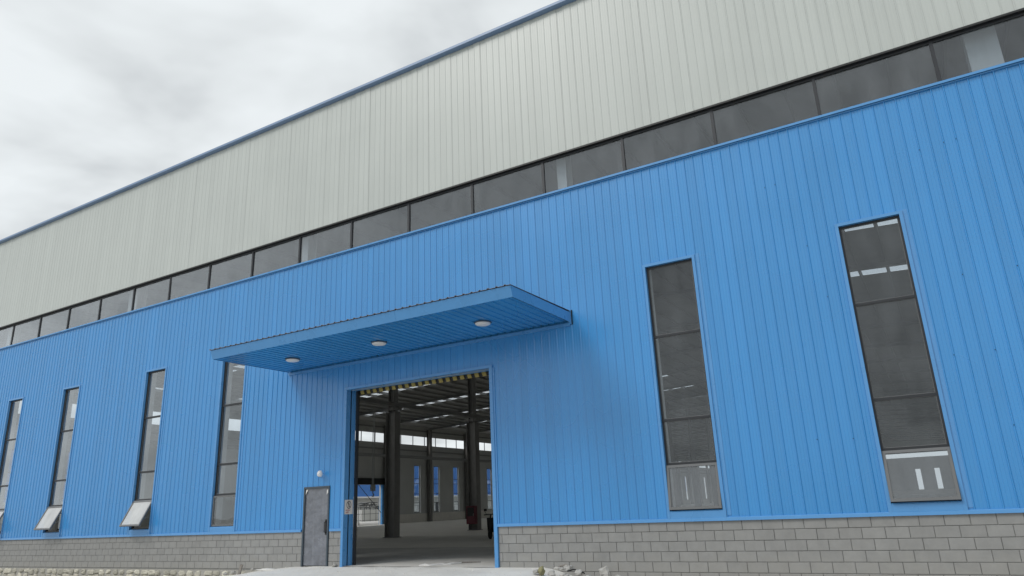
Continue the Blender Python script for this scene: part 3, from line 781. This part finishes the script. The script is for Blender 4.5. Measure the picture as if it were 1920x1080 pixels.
# scrap on the doorway floor
q = MB(); pts = []
for t in range(26):
    u = t/25; pts.append((-12.55 + 0.85*u, 0.15 + 0.75*u*u + 0.05*math.sin(u*13), 0.012 + 0.022*abs(math.sin(u*9))))
wds = [0.022*(0.4+abs(math.sin(t*0.8))) for t in range(26)]
for (p0, p1, w0, w1) in zip(pts, pts[1:], wds, wds[1:]):
    a_ = (p0[0], p0[1]-w0, p0[2]); b_ = (p1[0], p1[1]-w1, p1[2]); c_ = (p1[0], p1[1]+w1, p1[2]+0.02); d_ = (p0[0], p0[1]+w0, p0[2]+0.02)
    q.quad(a_, b_, c_, d_); q.quad((a_[0], a_[1], 0.0), (b_[0], b_[1], 0.0), b_, a_)
tag(q.build('plastic_strip', 'pipe'), 'crumpled pale plastic strip lying on the doorway floor', 'litter')
q = MB(); q.tube([(-12.15, 0.62, 0.02), (-11.8, 0.95, 0.03), (-11.3, 1.25, 0.02)], [0.018, 0.022, 0.012], 6)
tag(q.build('stick', 'wood'), 'thin dark stick lying beside the plastic strip in the doorway', 'stick')

# rubble at the right edge of the apron
def rock(seed, r, sx, sy, sz, m='rock'):
    rnd = random.Random(seed); q = MB(); n, k = 9, 6
    for j in range(k+1):
        ph = -math.pi/2 + math.pi*j/k
        for i in range(n):
            th = 2*math.pi*i/n
            d = Vector((math.cos(ph)*math.cos(th), math.cos(ph)*math.sin(th), math.sin(ph)))
            s = r*(1 + 0.55*mnoise.noise(d*1.3 + Vector((seed*3.1, 0, 0))) + 0.2*mnoise.noise(d*3.4 + Vector((0, seed*1.7, 0))))
            q.v.append((d.x*s*sx, d.y*s*sy, d.z*s*sz))
    for j in range(k):
        for i in range(n):
            q.f.append((j*n+i, j*n+(i+1) % n, (j+1)*n+(i+1) % n, (j+1)*n+i))
    return q
rocks = [(-8.02, -0.50, 0.020, 0.10, 1.6, 1.0, 0.5, 'rock', 'flat pale concrete lump on top of the rubble by the apron edge'),
         (-7.78, -0.45, 0.030, 0.13, 1.5, 1.0, 0.7, 'rock', 'broken concrete lump leaning on the rubble beside the block wall'),
         (-7.45, -0.62, -0.05, 0.13, 1.2, 1.0, 0.7, 'rock', 'flat grey lump sunk in the rubble under the black hose'), (-8.42, -0.80, -0.02, 0.09, 1.4, 1.0, 0.7, 'rock', 'thin grey slab chip at the far left end of the rubble'),
         (-8.28, -0.85, 0.00, 0.11, 1.0, 0.9, 1.1, 'moss', 'olive brown clod at the left end of the rubble'),
         (-6.93, -0.42, -0.09, 0.15, 1.0, 0.9, 1.35, 'rock', 'large pointed whitish stone against the foot of the block wall'),
         (-6.60, -0.45, -0.17, 0.10, 1.5, 1.0, 0.8, 'rock', 'low whitish stone right of the large pointed stone'),
         (-7.2, -0.75, -0.14, 0.10, 1.3, 1.1, 0.7, 'rock', 'small grey lump in front of the black hose end'), (-7.65, -0.95, -0.10, 0.12, 1.4, 1.2, 0.8, 'rock', 'wide grey lump at the front of the rubble, right half'),
         (-7.95, -0.95, -0.06, 0.12, 1.4, 1.0, 0.8, 'rock', 'wide grey lump at the front of the rubble, left half')]
for i, (x, y, z, r, sx, sy, sz, m, lab) in enumerate(rocks):
    o = rock(i+2, r*0.74, sx, sy, sz).build('rubble_stone', m, None, (x, y, z), (0, 0, i*1.3))
    tag(o, lab or 'grey concrete lump half buried among the rubble at the apron edge', 'stone', 'rubble at the apron edge')
q = MB(); q.tube([(-7.72, -0.66, -0.02), (-7.6, -0.60, 0.012), (-7.45, -0.60, 0.0), (-7.3, -0.66, -0.06)], 0.016, 8)
tag(q.build('black_hose', 'rubber', smooth=True), 'short black hose end poking out of the rubble', 'hose')
q = MB(); q.tube([(-8.1, -0.35, 0.05), (-7.92, -0.33, 0.085), (-7.8, -0.36, 0.05)], [0.02, 0.03, 0.012], 6)
tag(q.build('rubble_chip', 'wood'), 'small dark chip lying above the rubble by the wall', 'debris')
gr = MB(); rg = random.Random(11)
for k in range(420):
    x, y = rg.uniform(-20.6, -7.4), -abs(rg.gauss(0.0, 0.9)) - 0.03
    r = rg.choice((0.008, 0.012, 0.016, 0.026)); z = apron_z(x, y); i = len(gr.v)
    gr.v += [(x+r*math.cos(t*1.257)*rg.uniform(.7, 1.3), y+r*math.sin(t*1.257)*rg.uniform(.7, 1.3), z-0.002) for t in range(5)] + [(x+rg.uniform(-.3, .3)*r, y, z+r*rg.uniform(.5, 1.0))]
    gr.f += [(i+t, i+(t+1) % 5, i+5) for t in range(5)]
tag(gr.build('grit', 'litslab_grit'), 'loose grit scattered over the concrete apron', 'grit', kind='stuff')
# left edge of the apron
q = MB(); q.box(-0.045, 0.045, -0.02, 0.02, -0.1, 0.24)
o = q.build('wood_offcut', 'wood', None, (-19.05, -0.35, -0.15), (R(8), R(22), R(10))); tag(o, 'short grey offcut of board leaning at the left apron edge', 'board')
for i, (x, y, z, r, lab) in enumerate([(-19.4, -0.30, -0.17, 0.07, 'pale lump just left of the leaning board offcut'), (-19.75, -0.32, -0.21, 0.06, 'leftmost pale lump at the left apron edge'), (-18.6, -0.25, -0.08, 0.05, 'small pale lump just right of the leaning board offcut')]):
    tag(rock(i+31, r, 1.5, 1, 0.7).build('pebble', 'rock', None, (x, y, z)), lab, 'stone', 'pebbles at the left apron edge')
o = rock(41, 0.05, 1.4, 1, 0.8).build('mortar_lump', 'rock', None, (-15.42, -0.06, 0.03)); tag(o, 'small pale mortar lump at the foot of the left door jamb', 'stone')
q = rock(43, 0.22, 2.3, 0.6, 0.16); o = q.build('spilled_mortar', 'conc', None, (-17.6, -0.55, -0.06), smooth=True); tag(o, 'low ridge of spilled mortar on the apron left of the steel door', 'mortar')

# ------------------------------------------------------------------ beyond the side door
NX0 = -73.0
nb = tag(empty('neighbour_building', (NX0, 66, 0)), 'blue and white shed seen through the far side doorway', 'building')
q = MB(); q.box(-12, 0, -60, 150, 3.62, 8.9); q.build('blue_wall', 'nblue', nb)
q = MB(); q.box(-12, -0.3, -60, 150, -0.5, 3.40); q.build('white_wall', 'nwhite', nb)
q = MB(); q.box(-12.2, 0.45, -60, 150, 3.405, 3.615); q.build('white_gutter', 'white', nb)
q = MB(); q.prism([(-12.3, 8.905), (0.3, 8.905), (0.3, 9.0), (-6, 9.35), (-12.3, 9.0)], 'y', -60.2, 150.2); q.build('roof', 'lining', nb)
for y in (5.0, 17.0, 29.0):
    q = MB(); q.box(-0.29, -0.22, y-0.9, y+0.9, 0.9, 2.5); q.build('window', 'frame', nb)
fe = tag(empty('mesh_fence', (-66.0, 56, -0.42)), 'dark wire mesh fence outside the far side doorway', 'fence')
for k in range(32):
    y = -8 + 1.12*k; q = MB(); q.tube([(0, y*1.0, 0), (0, y*1.0, 2.50)], 0.03, 6); q.build('post', 'wire', fe)
for z in (0.85, 1.65, 2.48):
    q = MB(); q.tube([(0, -8, z), (0, 28, z)], 0.028, 6); q.build('rail', 'wire', fe)
sb = MB(); sb.box(-0.8, 0.8, -1.2, 3.4, 0.0, 2.2)
st = tag(empty('steel_stack', (-68.0, 59.0, -0.42)), 'stack of steel frames behind the mesh fence', 'stack'); random.seed(5); sb.build('pallet_box', 'nwhite', st)
for k in range(14):
    q = MB(); z = 2.35 + random.uniform(0, 0.75); y = -1.0 + 0.30*k
    q.box(-0.5, 0.5, y, y+0.22, z, z+0.10); q.box(-0.45, 0.45, y+0.02, y+0.2, z-0.22, z-0.16); q.box(-0.05, 0.05, y+0.05, y+0.10, z-0.9, z); q.build('frame', 'wire' if k % 3 else 'chain', st)
o = tag(empty('white_pipe', (-60.6, 52.0, -0.03)), 'thick white pipe lying on the ground outside the far side doorway', 'pipe')
q = MB(); q.lathe([(0.36, -1.3), (0.40, -1.3), (0.40, 1.3), (0.36, 1.3), (0.36, -1.3)], 24, (0, 0, 0), 'y'); q.build('pipe_wall', 'pipe', o, rot=(0, 0, R(-35)), smooth=False)
q = MB(); q.lathe([(0.0001, -1.1), (0.359, -1.1), (0.359, -1.09), (0.0001, -1.09)], 24, (0, 0, 0), 'y'); q.build('pipe_plug', 'black', o, rot=(0, 0, R(-35)))
